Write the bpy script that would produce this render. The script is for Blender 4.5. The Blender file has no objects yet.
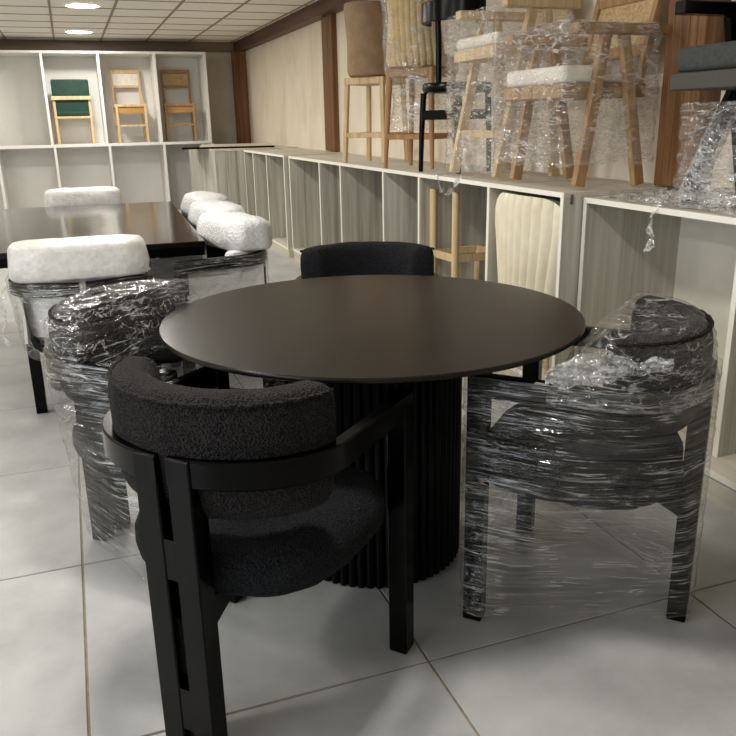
import bpy, bmesh, math, random
from mathutils import Vector, Matrix, noise
random.seed(7)
PI = math.pi
scene = bpy.context.scene
C = scene.collection

# ---------------------------------------------------------------- camera, world, exposure
cam_data = bpy.data.cameras.new('camera')
cam_data.sensor_fit = 'HORIZONTAL'; cam_data.sensor_width = 36.0
cam_data.lens = 786.0 / 736.0 * 36.0
cam_data.clip_start = 0.02; cam_data.clip_end = 100
cam = bpy.data.objects.new('camera', cam_data); C.objects.link(cam)
fwd = Vector((0.32349413, 0.89714642, -0.30079867)).normalized()
rgt = Vector((0.9385001, -0.34475862, -0.01894853)).normalized()
upv = rgt.cross(fwd).normalized()
cm = Matrix((rgt, upv, -fwd)).transposed().to_4x4()
cm.translation = Vector((0, 0, 1.2852))
cam.matrix_world = cm
scene.camera = cam

world = bpy.data.worlds.new('world'); scene.world = world
world.use_nodes = True
wb = world.node_tree.nodes['Background']
wb.inputs['Color'].default_value = (0.75, 0.85, 1.0, 1); wb.inputs['Strength'].default_value = 1.0

vs = scene.view_settings
vs.view_transform = 'Standard'; vs.look = 'None'; vs.gamma = 1.0
vs.use_curve_mapping = False
vs.exposure = 0.0
scene.cycles.transparent_max_bounces = 32
scene.cycles.max_bounces = 8
LIGHT_W = 31.0          # each round ceiling panel
DAY_W = 75.0            # daylight through the shop window

def area_light(name, loc, rot, shape, sx, sy, energy, color, parent=None, spread=PI):
    d = bpy.data.lights.new(name, 'AREA'); d.shape = shape; d.size = sx
    if shape in ('RECTANGLE', 'ELLIPSE'): d.size_y = sy
    d.energy = energy; d.color = color; d.spread = spread
    o = bpy.data.objects.new(name, d); C.objects.link(o)
    o.location = loc; o.rotation_euler = rot
    if parent: o.parent = parent
    return o

# daylight entering by the shop window in the wall behind and left of the camera
area_light('window_daylight', (-3.45, 0.4, 1.45), (0, -PI/2, 0), 'RECTANGLE', 1.9, 3.2, DAY_W, (0.90, 0.95, 1.0))

# ---------------------------------------------------------------- materials
def lin(h):
    h = h.lstrip('#')
    r = []
    for i in (0, 2, 4):
        v = int(h[i:i+2], 16) / 255.0
        r.append(v/12.92 if v <= 0.04045 else ((v+0.055)/1.055)**2.4)
    return (*r, 1.0)

def new_mat(name):
    m = bpy.data.materials.new(name); m.use_nodes = True
    nt = m.node_tree
    return m, nt, nt.nodes['Principled BSDF'], nt.nodes['Material Output']

def coords(nt, scale, kind='Object', rot=(0, 0, 0)):
    tc = nt.nodes.new('ShaderNodeTexCoord'); mp = nt.nodes.new('ShaderNodeMapping')
    mp.inputs['Scale'].default_value = scale; mp.inputs['Rotation'].default_value = rot
    nt.links.new(tc.outputs[kind], mp.inputs['Vector'])
    return mp.outputs['Vector']

def noise_tex(nt, vec, scale=5, detail=4, rough=0.55, dist=0.0):
    n = nt.nodes.new('ShaderNodeTexNoise')
    n.inputs['Scale'].default_value = scale; n.inputs['Detail'].default_value = detail
    n.inputs['Roughness'].default_value = rough; n.inputs['Distortion'].default_value = dist
    nt.links.new(vec, n.inputs['Vector'])
    return n.outputs['Fac']

def ramp(nt, fac, stops):
    r = nt.nodes.new('ShaderNodeValToRGB'); e = r.color_ramp.elements
    e[0].position, e[0].color = stops[0][0], stops[0][1]
    e[1].position, e[1].color = stops[-1][0], stops[-1][1]
    for p, c in stops[1:-1]:
        x = e.new(p); x.color = c
    nt.links.new(fac, r.inputs['Fac'])
    return r.outputs['Color']

def bump(nt, height, bsdf, strength=0.3, dist=0.002):
    b = nt.nodes.new('ShaderNodeBump'); b.inputs['Strength'].default_value = strength
    b.inputs['Distance'].default_value = dist
    nt.links.new(height, b.inputs['Height']); nt.links.new(b.outputs['Normal'], bsdf.inputs['Normal'])
    return b

def mottled(name, stops, scale=(1, 1, 1), nscale=5, detail=5, rough=0.5, spec=0.5, bstr=0.0, bdist=0.002, dist=0.0, kind='Object', coat=0.0, metal=0.0):
    m, nt, b, out = new_mat(name)
    v = coords(nt, scale, kind)
    f = noise_tex(nt, v, nscale, detail, 0.6, dist)
    nt.links.new(ramp(nt, f, [(p, lin(c)) for p, c in stops]), b.inputs['Base Color'])
    b.inputs['Roughness'].default_value = rough; b.inputs['Specular IOR Level'].default_value = spec
    b.inputs['Coat Weight'].default_value = coat; b.inputs['Metallic'].default_value = metal
    if bstr: bump(nt, f, b, bstr, bdist)
    return m

def fabric(name, stops, nscale=260, bstr=0.9, bdist=0.004, rough=0.95, sheen=0.3):
    m, nt, b, out = new_mat(name)
    v = coords(nt, (1, 1, 1))
    vo = nt.nodes.new('ShaderNodeTexVoronoi'); vo.inputs['Scale'].default_value = nscale
    nz = noise_tex(nt, v, nscale*0.8, 2, 0.7)
    mx = nt.nodes.new('ShaderNodeVectorMath'); mx.operation = 'ADD'
    sc = nt.nodes.new('ShaderNodeVectorMath'); sc.operation = 'SCALE'; sc.inputs['Scale'].default_value = 0.004
    n2 = nt.nodes.new('ShaderNodeTexNoise'); n2.inputs['Scale'].default_value = nscale*0.3
    nt.links.new(v, n2.inputs['Vector']); nt.links.new(n2.outputs['Color'], sc.inputs[0])
    nt.links.new(v, mx.inputs[0]); nt.links.new(sc.outputs[0], mx.inputs[1]); nt.links.new(mx.outputs[0], vo.inputs['Vector'])
    ad = nt.nodes.new('ShaderNodeMath'); ad.operation = 'MULTIPLY_ADD'; ad.inputs[1].default_value = 0.95
    nt.links.new(vo.outputs['Distance'], ad.inputs[0]); nt.links.new(nz, ad.inputs[2])
    nt.links.new(ramp(nt, ad.outputs[0], [(p, lin(c)) for p, c in stops]), b.inputs['Base Color'])
    b.inputs['Roughness'].default_value = rough; b.inputs['Specular IOR Level'].default_value = 0.2
    b.inputs['Sheen Weight'].default_value = sheen; b.inputs['Sheen Roughness'].default_value = 0.5
    bump(nt, ad.outputs[0], b, bstr, bdist)
    return m

def wood(name, dark, mid, light, axis='z', rough=0.5, spec=0.4, fine=38, long=1.6, bstr=0.15):
    m, nt, b, out = new_mat(name)
    s = {'z': (fine, fine, long), 'y': (fine, long, fine), 'x': (long, fine, fine)}[axis]
    v = coords(nt, s)
    f = noise_tex(nt, v, 1.0, 6, 0.62, 0.6)
    v2 = coords(nt, tuple(x*0.22 for x in s))
    f2 = noise_tex(nt, v2, 1.0, 3, 0.5, 1.2)
    mx = nt.nodes.new('ShaderNodeMath'); mx.operation = 'MULTIPLY_ADD'; mx.inputs[1].default_value = 0.55
    ml = nt.nodes.new('ShaderNodeMath'); ml.operation = 'MULTIPLY'; ml.inputs[1].default_value = 0.5
    nt.links.new(f2, ml.inputs[0]); nt.links.new(f, mx.inputs[0]); nt.links.new(ml.outputs[0], mx.inputs[2])
    nt.links.new(ramp(nt, mx.outputs[0], [(0.36, lin(dark)), (0.52, lin(mid)), (0.68, lin(light))]), b.inputs['Base Color'])
    b.inputs['Roughness'].default_value = rough; b.inputs['Specular IOR Level'].default_value = spec
    bump(nt, f, b, bstr, 0.001)
    return m

def film(name, scale, rot, scale2, rot2, base=0.01, amount=0.8, width=0.03, haze=0.06, patch=(0.42, 0.6), tint='#fafafa', rough=0.2, gloss=(0.05, 0.5), bdist=0.02):
    """clear stretch film: mostly transparent, creased into thin bright lines, with patches of haze"""
    m, nt, b, out = new_mat(name)
    def mrange(x, a0, a1, b0, b1):
        r = nt.nodes.new('ShaderNodeMapRange')
        for k_, v_ in zip(('From Min', 'From Max', 'To Min', 'To Max'), (a0, a1, b0, b1)): r.inputs[k_].default_value = v_
        nt.links.new(x, r.inputs['Value']); return r.outputs[0]
    def math2(op, x, y=0.0):
        n_ = nt.nodes.new('ShaderNodeMath'); n_.operation = op
        for i_, q in enumerate((x, y)):
            if isinstance(q, float): n_.inputs[i_].default_value = q
            else: nt.links.new(q, n_.inputs[i_])
        return n_.outputs[0]
    lines, hs = [], []
    for sc_, ro_ in ((scale, rot), (scale2, rot2)):
        f = noise_tex(nt, coords(nt, sc_, rot=ro_), 1.0, 3, 0.55, 0.5)
        d_ = math2('ABSOLUTE', math2('SUBTRACT', f, 0.5))
        lines.append(mrange(d_, 0.0, width, 1.0, 0.0)); hs.append(f)
    g_ = noise_tex(nt, coords(nt, (6, 6, 9)), 1.0, 4, 0.6, 1.0)
    g2 = noise_tex(nt, coords(nt, (5, 5, 8), rot=(0.3, 0.5, 0.8)), 1.0, 4, 0.6, 1.0)
    streak = math2('MAXIMUM', math2('MULTIPLY', lines[0], mrange(g_, patch[0], patch[1], 0.04, 1.0)), math2('MULTIPLY', lines[1], mrange(g2, patch[0]+0.03, patch[1]+0.03, 0.0, 1.0)))
    hz = mrange(noise_tex(nt, coords(nt, (4, 4, 6), rot=(0.4, 0.2, 0)), 1.0, 3, 0.55, 0.6), 0.42, 0.68, 0.0, haze)
    fac = math2('ADD', math2('ADD', math2('MULTIPLY', streak, float(amount)), hz), float(base))
    tr = nt.nodes.new('ShaderNodeBsdfTransparent'); tr.inputs['Color'].default_value = lin(tint)
    b.inputs['Base Color'].default_value = lin('#f0f0f0'); b.inputs['Roughness'].default_value = rough
    b.inputs['Specular IOR Level'].default_value = 0.9
    bp = bump(nt, math2('ADD', hs[0], hs[1]), b, 1.0, bdist)
    tl = nt.nodes.new('ShaderNodeBsdfTranslucent'); tl.inputs['Color'].default_value = lin('#efefef')
    sm = nt.nodes.new('ShaderNodeMixShader'); sm.inputs['Fac'].default_value = 0.4
    nt.links.new(b.outputs[0], sm.inputs[1]); nt.links.new(tl.outputs[0], sm.inputs[2])
    mix = nt.nodes.new('ShaderNodeMixShader')
    nt.links.new(fac, mix.inputs['Fac']); nt.links.new(tr.outputs[0], mix.inputs[1]); nt.links.new(sm.outputs[0], mix.inputs[2])
    gl = nt.nodes.new('ShaderNodeBsdfGlossy'); gl.inputs['Roughness'].default_value = 0.12
    nt.links.new(bp.outputs['Normal'], gl.inputs['Normal'])
    lw = nt.nodes.new('ShaderNodeLayerWeight'); lw.inputs['Blend'].default_value = 0.5
    gf = math2('ADD', math2('MULTIPLY', math2('POWER', lw.outputs['Facing'], 4.0), float(gloss[1])), float(gloss[0]))
    mix2 = nt.nodes.new('ShaderNodeMixShader')
    nt.links.new(gf, mix2.inputs['Fac']); nt.links.new(mix.outputs[0], mix2.inputs[1]); nt.links.new(gl.outputs[0], mix2.inputs[2])
    nt.links.new(mix2.outputs[0], out.inputs['Surface'])
    return m

def emissive(name, color, strength):
    m, nt, b, out = new_mat(name)
    b.inputs['Base Color'].default_value = (0.9, 0.9, 0.9, 1)
    b.inputs['Emission Color'].default_value = color; b.inputs['Emission Strength'].default_value = strength
    return m

M = {}
M['tile'] = mottled('floor_porcelain', [(0.3, '#969695'), (0.5, '#abacab'), (0.72, '#bcbdbb')], nscale=2.6, detail=9, rough=0.30, spec=0.4, kind='Object')
M['grout'] = mottled('grout', [(0.3, '#7d7465'), (0.7, '#958b7a')], nscale=30, rough=0.9)
M['ceil_tile'] = mottled('ceiling_board', [(0.3, '#dcd7cc'), (0.7, '#e9e5db')], nscale=40, rough=0.9, spec=0.1, bstr=0.1)
M['ceil_gap'] = mottled('ceiling_grid', [(0.3, '#857666'), (0.7, '#9a8b7b')], nscale=10, rough=0.8)
M['wall_cream'] = mottled('plaster_cream', [(0.25, '#d8c9b2'), (0.45, '#e6dac6'), (0.75, '#f0e7d8')], scale=(1, 1, 0.45), nscale=3.2, detail=9, rough=0.45, spec=0.35, bstr=0.1, dist=0.8)
M['wall_grey'] = mottled('plaster_grey', [(0.3, '#b3aa9a'), (0.7, '#c4bcad')], nscale=3, rough=0.8)
M['walnut'] = wood('walnut_stained', '#4a2f1c', '#6e4c2f', '#8a633f', 'z', 0.5, 0.3, fine=46, long=1.2)
M['walnut_y'] = wood('walnut_stained_beam', '#3a2418', '#54372a', '#6b4a35', 'y', 0.5, 0.35)
M['walnut_x'] = wood('taupe_back_beam', '#6a5a4c', '#7d6b5b', '#8d7b6a', 'x', 0.5, 0.35)
M['grey_wood'] = wood('grey_oak_board', '#8d887d', '#b0aca1', '#c9c5ba', 'z', 0.5, 0.35, fine=34, long=1.1, bstr=0.08)
M['grey_wood_y'] = wood('grey_oak_board_lit_flat', '#b3ac9d', '#c5beaf', '#d4cec0', 'y', 0.5, 0.35, fine=26, long=1.3, bstr=0.08)  # lighter copy of the grey oak: lit tone of the tops put into the colour
M['white_edge'] = mottled('white_edge_band', [(0.3, '#e8e4d8'), (0.7, '#f1eee4')], nscale=8, rough=0.45)
M['melamine'] = mottled('white_melamine', [(0.3, '#dcdad5'), (0.7, '#e6e4df')], nscale=2, rough=0.4)
M['black_wood'] = wood('black_lacquer_wood', '#010101', '#020202', '#030303', 'z', 0.22, 0.15, bstr=0.02)
M['black_top'] = wood('black_table_top', '#0c0a08', '#13100e', '#1a1613', 'x', 0.27, 0.3, fine=20, long=1.5, bstr=0.03)
M['black_gloss'] = wood('black_gloss_top', '#0a0807', '#0f0c0a', '#16110e', 'y', 0.13, 0.5, fine=20, long=1.5, bstr=0.02)
M['black_flute'] = wood('black_fluted', '#010101', '#020202', '#030303', 'z', 0.42, 0.14, bstr=0.05)
M['boucle'] = fabric('charcoal_boucle', [(0.42, '#050505'), (0.75, '#0f0e0f'), (1.0, '#2e2b2c')], 240, 1.0, 0.008, sheen=0.0)
M['boucle_dark'] = fabric('black_boucle', [(0.42, '#020203'), (0.75, '#08080a'), (1.0, '#212328')], 240, 1.0, 0.008, sheen=0.0)
M['foam'] = mottled('white_foam_wrap', [(0.3, '#c2c1be'), (0.7, '#d8d7d4')], nscale=30, detail=6, rough=0.3, spec=0.5, bstr=0.55, bdist=0.012)
M['foam_tube'] = mottled('bubble_foam', [(0.3, '#c2c3c4'), (0.7, '#e0e0e0')], nscale=80, detail=4, rough=0.3, spec=0.6, bstr=0.9, bdist=0.012)
M['film_h'] = film('stretch_film_wound', (1.6, 1.6, 44), (0.05, 0.04, 0), (2.2, 2.2, 40), (0.35, -0.28, 0), amount=0.7, width=0.022, haze=0.035, gloss=(0.07, 0.3))
M['film_d'] = film('stretch_film_pulled', (20, 3, 34), (0.5, 0.35, 0.3), (4, 16, 40), (-0.3, 0.5, 0.2), amount=0.65, width=0.03, haze=0.07, gloss=(0.06, 0.35))
M['film_crumple'] = film('stretch_film_crumpled', (26, 26, 26), (0, 0, 0), (40, 40, 40), (0.5, 0.5, 0.5), base=0.12, amount=0.8, width=0.06, haze=0.3, patch=(0.3, 0.5), tint='#ffffff', gloss=(0.10, 0.4))
M['film_warm'] = film('stretch_film_clear', (6, 6, 30), (0.6, 0.45, 0.2), (9, 9, 26), (-0.5, 0.3, 0.9), base=0.02, amount=0.75, width=0.035, haze=0.14, tint='#ffffff', gloss=(0.09, 0.3))
M['oak'] = wood('natural_oak', '#b2946a', '#c9ae84', '#d9c29c', 'z', 0.5, 0.35, fine=60, long=2.5)
M['oak_dark'] = wood('brown_oak', '#84633f', '#9d7b53', '#b39268', 'z', 0.5, 0.35, fine=60, long=2.5)
M['walnut_leg'] = wood('walnut_leg', '#87623f', '#9f794f', '#b28d62', 'z', 0.45, 0.4, fine=60, long=2.5)
M['tan_leather'] = mottled('tan_leather', [(0.3, '#856a4e'), (0.7, '#9a7d5e')], nscale=14, rough=0.6, bstr=0.08)
M['amber_velvet'] = mottled('honey_velvet', [(0.3, '#b0966a'), (0.7, '#d2bb90')], nscale=9, rough=0.7)
M['cream_velvet'] = mottled('cream_velvet', [(0.3, '#d9cfb6'), (0.7, '#e8e0cb')], nscale=9, rough=0.75)
M['green_velvet'] = mottled('green_velvet', [(0.3, '#022a20'), (0.7, '#053b2d')], nscale=12, rough=0.7)
M['seat_cream'] = mottled('cream_cushion', [(0.3, '#d8d2c6'), (0.7, '#ebe6dc')], nscale=20, rough=0.8)
M['seat_grey'] = mottled('grey_felt', [(0.3, '#333635'), (0.7, '#454846')], nscale=60, rough=0.9, bstr=0.2)
M['grey_frame'] = mottled('grey_painted_frame', [(0.3, '#33312c'), (0.7, '#3d3b35')], nscale=8, rough=0.5)
M['cane'] = mottled('woven_cane', [(0.35, '#a98a5c'), (0.65, '#cdb388')], scale=(1, 1, 1), nscale=70, rough=0.7, bstr=0.4)
M['woven_tan'] = mottled('woven_seat_tan', [(0.35, '#a27440'), (0.65, '#c3955c')], nscale=60, rough=0.7, bstr=0.3)
M['metal'] = mottled('steel_bracket', [(0.3, '#55554f'), (0.7, '#77756c')], nscale=10, rough=0.4, metal=0.8)
M['lamp_on'] = emissive('lamp_diffuser', (1.0, 0.97, 0.90, 1), 14.0)
M['white_trim'] = mottled('white_plastic', [(0.3, '#e6e3dc'), (0.7, '#efece5')], nscale=8, rough=0.5)
M['board_top'] = mottled('pale_board', [(0.3, '#d5ccba'), (0.7, '#e2dac9')], nscale=6, rough=0.4)
m, nt, b, out = new_mat('window_glass')
b.inputs['Base Color'].default_value = (0.9, 0.95, 1, 1); b.inputs['Roughness'].default_value = 0.02
b.inputs['Transmission Weight'].default_value = 1.0
M['glass'] = m

# ---------------------------------------------------------------- mesh helpers
def bm_box(bm, x0, x1, y0, y1, z0, z1, mat=None):
    vs_ = [bm.verts.new((x, y, z)) for z in (z0, z1) for y in (y0, y1) for x in (x0, x1)]
    fs = [(0, 2, 3, 1), (4, 5, 7, 6), (0, 1, 5, 4), (2, 6, 7, 3), (0, 4, 6, 2), (1, 3, 7, 5)]
    faces = [bm.faces.new([vs_[i] for i in f]) for f in fs]
    if mat is not None:
        for v in vs_: v.co = mat @ v.co
    return vs_, faces

def box_bm(x0, x1, y0, y1, z0, z1, bev=0.0, seg=1, mat=None):
    bm = bmesh.new(); bm_box(bm, x0, x1, y0, y1, z0, z1)
    if bev: bmesh.ops.bevel(bm, geom=bm.edges[:], offset=bev, segments=seg, affect='EDGES', profile=0.6)
    if mat is not None: bmesh.ops.transform(bm, matrix=mat, verts=bm.verts[:])
    return bm

def bar_bm(p, q, w, d, bev=0.003, up=(0, 0, 1), w2=None, d2=None):
    """rectangular bar from p to q, w across, d along the up-ish side; may taper to w2, d2"""
    p, q = Vector(p), Vector(q); a = (q-p).normalized(); u = Vector(up)
    s = a.cross(u)
    if s.length < 1e-4: s = a.cross(Vector((0, 1, 0)))
    s.normalize(); t = s.cross(a).normalized()
    w2 = w if w2 is None else w2; d2 = d if d2 is None else d2
    bm = bmesh.new(); vv = []
    for pt, ww, dd in ((p, w, d), (q, w2, d2)):
        for i, j in ((-1, -1), (1, -1), (1, 1), (-1, 1)):
            vv.append(bm.verts.new(pt + s*(i*ww/2) + t*(j*dd/2)))
    bm.faces.new(vv[3::-1]); bm.faces.new(vv[4:])
    for i in range(4):
        j = (i+1) % 4; bm.faces.new((vv[i], vv[j], vv[4+j], vv[4+i]))
    if bev: bmesh.ops.bevel(bm, geom=bm.edges[:], offset=bev, segments=1, affect='EDGES')
    bmesh.ops.recalc_face_normals(bm, faces=bm.faces[:])
    return bm

def tube_bm(path, radii, n=10):
    bm = bmesh.new(); rings = []
    P = [Vector(p) for p in path]
    if not isinstance(radii, (list, tuple)): radii = [radii]*len(P)
    for i, p in enumerate(P):
        a = (P[min(i+1, len(P)-1)] - P[max(i-1, 0)]).normalized()
        s = a.cross(Vector((0, 0, 1)))
        if s.length < 0.3: s = Vector((1, 0, 0)) - a*a.x
        s.normalize(); t = s.cross(a).normalized()
        rings.append([bm.verts.new(p + s*math.cos(k*2*PI/n)*radii[i] + t*math.sin(k*2*PI/n)*radii[i]) for k in range(n)])
    for a, b_ in zip(rings, rings[1:]):
        for k in range(n):
            bm.faces.new((a[k], a[(k+1) % n], b_[(k+1) % n], b_[k]))
    bm.faces.new(rings[0][::-1]); bm.faces.new(rings[-1])
    bmesh.ops.recalc_face_normals(bm, faces=bm.faces[:])
    return bm

def loft_bm(rings, closed=True, cap=True):
    bm = bmesh.new(); R = [[bm.verts.new(v) for v in r] for r in rings]
    n = len(R[0])
    for a, b_ in zip(R, R[1:]):
        for k in range(n if closed else n-1):
            bm.faces.new((a[k], a[(k+1) % n], b_[(k+1) % n], b_[k]))
    if cap and closed:
        bm.faces.new(R[0][::-1]); bm.faces.new(R[-1])
    bmesh.ops.recalc_face_normals(bm, faces=bm.faces[:])
    return bm

def lathe_bm(profile, n=48, cap=True):
    return loft_bm([[(r*math.cos(2*PI*k/n), r*math.sin(2*PI*k/n), z) for k in range(n)] for r, z in profile], True, cap)

def join_bm(*bms):
    out = bmesh.new()
    for b_ in bms:
        me = bpy.data.meshes.new('tmp'); b_.to_mesh(me); b_.free(); out.from_mesh(me); bpy.data.meshes.remove(me)
    return out

def obj(name, bm, mat, parent=None, smooth=False, loc=None, rot=None, label=None):
    if isinstance(bm, bmesh.types.BMesh):
        me = bpy.data.meshes.new(name)
        if smooth:
            for f in bm.faces: f.smooth = True
        bm.to_mesh(me); bm.free()
        me.materials.append(M[mat] if isinstance(mat, str) else mat)
        if smooth and smooth != 'all':
            me.set_sharp_from_angle(angle=math.radians(42))
    else:
        me = bm
    o = bpy.data.objects.new(name, me); C.objects.link(o)
    if parent: o.parent = parent
    if loc is not None: o.location = loc
    if rot is not None: o.rotation_euler = rot
    if label: o['label'] = label
    return o

def tag(o, label, cat, group=None):
    o['label'] = label; o['category'] = cat
    if group: o['group'] = group
    return o

def thing(name, label, cat, loc=(0, 0, 0), rz=0.0, group=None):
    o = bpy.data.objects.new(name, None); C.objects.link(o)
    o.empty_display_size = 0.1
    o.location = loc; o.rotation_euler = (0, 0, rz)
    return tag(o, label, cat, group)

def struct(name, bm, mat, smooth=False):
    o = obj(name, bm, mat, None, smooth); o['kind'] = 'structure'
    return o

def copy_tree(o, parent=None):
    c = o.copy(); C.objects.link(c); c.parent = parent
    for ch in o.children: copy_tree(ch, c)
    return c

# ================================================================ THE ROOM
X_WALL, Y_BACK, X_LEFT, Y_FRONT, Z_CEIL = 2.58, 12.32, -3.6, -2.6, 2.40
T = 0.80                                                   # floor tile
fl = struct('floor', box_bm(X_LEFT, X_WALL, Y_FRONT, Y_BACK, -0.06, -0.003), 'grout')
tile_me = None
g = 0.007
x_lines = [0.686 + T*k for k in range(-6, 4)]
y_lines = [1.50 + T*k for k in range(-6, 15)]
for i in range(len(x_lines)-1):
    for j in range(len(y_lines)-1):
        xa, xb = max(x_lines[i], X_LEFT), min(x_lines[i+1], X_WALL)
        ya, yb = max(y_lines[j], Y_FRONT), min(y_lines[j+1], Y_BACK)
        if xb-xa < 0.05 or yb-ya < 0.05: continue
        full = abs(xb-xa-T) < 1e-4 and abs(yb-ya-T) < 1e-4
        cx, cy = (xa+xb)/2, (ya+yb)/2
        if full and tile_me is not None:
            obj('floor_tile', tile_me, None, fl, loc=(cx, cy, 0))
        else:
            o = obj('floor_tile', box_bm(-(xb-xa)/2+g/2, (xb-xa)/2-g/2, -(yb-ya)/2+g/2, (yb-ya)/2-g/2, -0.01, 0.0, 0.0012), 'tile', fl, loc=(cx, cy, 0))
            if full: tile_me = o.data

ce = struct('ceiling', box_bm(X_LEFT, X_WALL, Y_FRONT, Y_BACK, Z_CEIL+0.012, Z_CEIL+0.08), 'ceil_gap')
ct_me = None
LIGHTS = [(0.29, 11.13), (0.29, 8.76), (0.29, 6.39), (0.29, 4.02), (0.29, 1.65),
          (-2.11, 11.13), (-2.11, 8.76), (-2.11, 6.39), (-2.11, 4.02), (-2.11, 1.65)]  # second row is assumed, added out of view to light the left side
for i in range(-6, 5):
    for j in range(-19, 6):
        xa, xb = max(-0.61+0.6*i+0.6, X_LEFT), min(-0.61+0.6*i+1.2, X_WALL)
        ya, yb = max(8.94+0.6*j, Y_FRONT), min(8.94+0.6*j+0.6, Y_BACK)
        if xb-xa < 0.03 or yb-ya < 0.03: continue
        cx, cy = (xa+xb)/2, (ya+yb)/2
        full = abs(xb-xa-0.6) < 1e-3 and abs(yb-ya-0.6) < 1e-3
        if full and ct_me is not None:
            obj('ceiling_tile', ct_me, None, ce, loc=(cx, cy, Z_CEIL))
        else:
            o = obj('ceiling_tile', box_bm(-(xb-xa)/2+0.008, (xb-xa)/2-0.008, -(yb-ya)/2+0.006, (yb-ya)/2-0.006, 0.0, 0.012, 0.003), 'ceil_tile', ce, loc=(cx, cy, Z_CEIL))
            if full: ct_me = o.data

for i in range(-5, 5):
    xb_ = -0.01+0.6*i
    if X_LEFT < xb_ < X_WALL: obj('grid_bar', box_bm(xb_-0.012, xb_+0.012, Y_FRONT, Y_BACK, Z_CEIL-0.006, Z_CEIL+0.0115), 'ceil_gap', ce)
cross_me = None
for j in range(-18, 6):
    yb_ = 8.94+0.6*j
    if Y_FRONT < yb_ < Y_BACK:
        obj('grid_bar', box_bm(X_LEFT, X_WALL, yb_-0.008, yb_+0.008, Z_CEIL-0.005, Z_CEIL+0.0112), 'ceil_gap', ce)

struct('wall_right', box_bm(X_WALL, X_WALL+0.15, Y_FRONT, Y_BACK, 0, 2.48), 'wall_cream')
struct('wall_back', box_bm(X_LEFT, X_WALL+0.15, Y_BACK, Y_BACK+0.15, 0, 2.48), 'wall_grey')
struct('wall_front', box_bm(X_LEFT, X_WALL+0.15, Y_FRONT-0.15, Y_FRONT, 0, 2.48), 'wall_grey')
# left wall with the shop window opening (outside the frame; it lets the daylight in)
wy0, wy1, wz0, wz1 = -1.3, 2.1, 0.45, 2.35
struct('wall_left', join_bm(box_bm(X_LEFT-0.15, X_LEFT, Y_FRONT, wy0, 0, 2.48), box_bm(X_LEFT-0.15, X_LEFT, wy1, Y_BACK, 0, 2.48),
                            box_bm(X_LEFT-0.15, X_LEFT, wy0, wy1, 0, wz0), box_bm(X_LEFT-0.15, X_LEFT, wy0, wy1, wz1, 2.48)), 'wall_grey')
w = struct('window_1', join_bm(box_bm(X_LEFT-0.1, X_LEFT-0.04, wy0, wy0+0.06, wz0, wz1), box_bm(X_LEFT-0.1, X_LEFT-0.04, wy1-0.06, wy1, wz0, wz1),
                               box_bm(X_LEFT-0.1, X_LEFT-0.04, wy0+0.06, wy1-0.06, wz0, wz0+0.06), box_bm(X_LEFT-0.1, X_LEFT-0.04, wy0+0.06, wy1-0.06, wz1-0.06, wz1)), 'white_trim')
obj('window_pane', box_bm(X_LEFT-0.075, X_LEFT-0.067, wy0+0.05, wy1-0.05, wz0+0.05, wz1-0.05), 'glass', w)

# dark timber: beams under the ceiling, posts on the right wall
struct('trim_1', box_bm(X_WALL-0.14, X_WALL, Y_FRONT, Y_BACK-0.06, 2.27, 2.40, 0.004), 'walnut_y')
struct('trim_2', box_bm(X_LEFT, X_WALL, Y_BACK-0.06, Y_BACK, 2.27, 2.40, 0.004), 'walnut_x')
def post(n, y0, y1, depth=0.045, zb=0.99):
    o = struct(n, box_bm(X_WALL-depth+0.008, X_WALL, y0+0.004, y1-0.004, zb, 2.27), 'walnut')
    k = 5; s = (y1-y0)/k
    for i in range(k):
        obj('plank', box_bm(X_WALL-depth, X_WALL-depth+0.02, y0+i*s+0.0015, y0+(i+1)*s-0.0015, zb, 2.268, 0.003), 'walnut', o)
    return o
post('trim_3', 2.745, 2.975, 0.12, 0.98)
post('trim_4', 7.86, 8.17, 0.06)
post('trim_5', Y_BACK-0.20, Y_BACK-0.06, 0.19, 0.0)

# ceiling lights
def ceiling_light(x, y, label):
    t = thing('ceiling_light', label, 'ceiling light', (x, y, Z_CEIL), group='round ceiling lights')
    r0 = 0.155
    ring = lathe_bm([(r0, -0.001), (r0, -0.010), (r0+0.012, -0.012), (r0+0.02, -0.006), (r0+0.022, -0.001)], 40, cap=False)
    obj('frame', ring, 'white_trim', t, True)
    obj('diffuser', lathe_bm([(r0, -0.0015), (r0, -0.006), (r0*0.6, -0.009), (0.01, -0.010)], 40), 'lamp_on', t, True)
    area_light('lamp', (0, 0, -0.02), (0, 0, 0), 'DISK', 0.30, 0.30, LIGHT_W, (1.0, 0.955, 0.885), t)
for i, (x, y) in enumerate(LIGHTS):
    ceiling_light(x, y, ('lit round ceiling light in front of the white shelf unit', 'lit round ceiling light beyond the rectangular table, second from the shelf unit', 'lit round ceiling light above the shelf end of the rectangular table',
        'lit round ceiling light above the rectangular table end by the round table', 'lit round ceiling light above the bare charcoal armchair', 'lit round ceiling light in the aisle before the round table')[i] if i < 5 else 'assumed round ceiling light in the unseen row added along the window wall')

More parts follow.
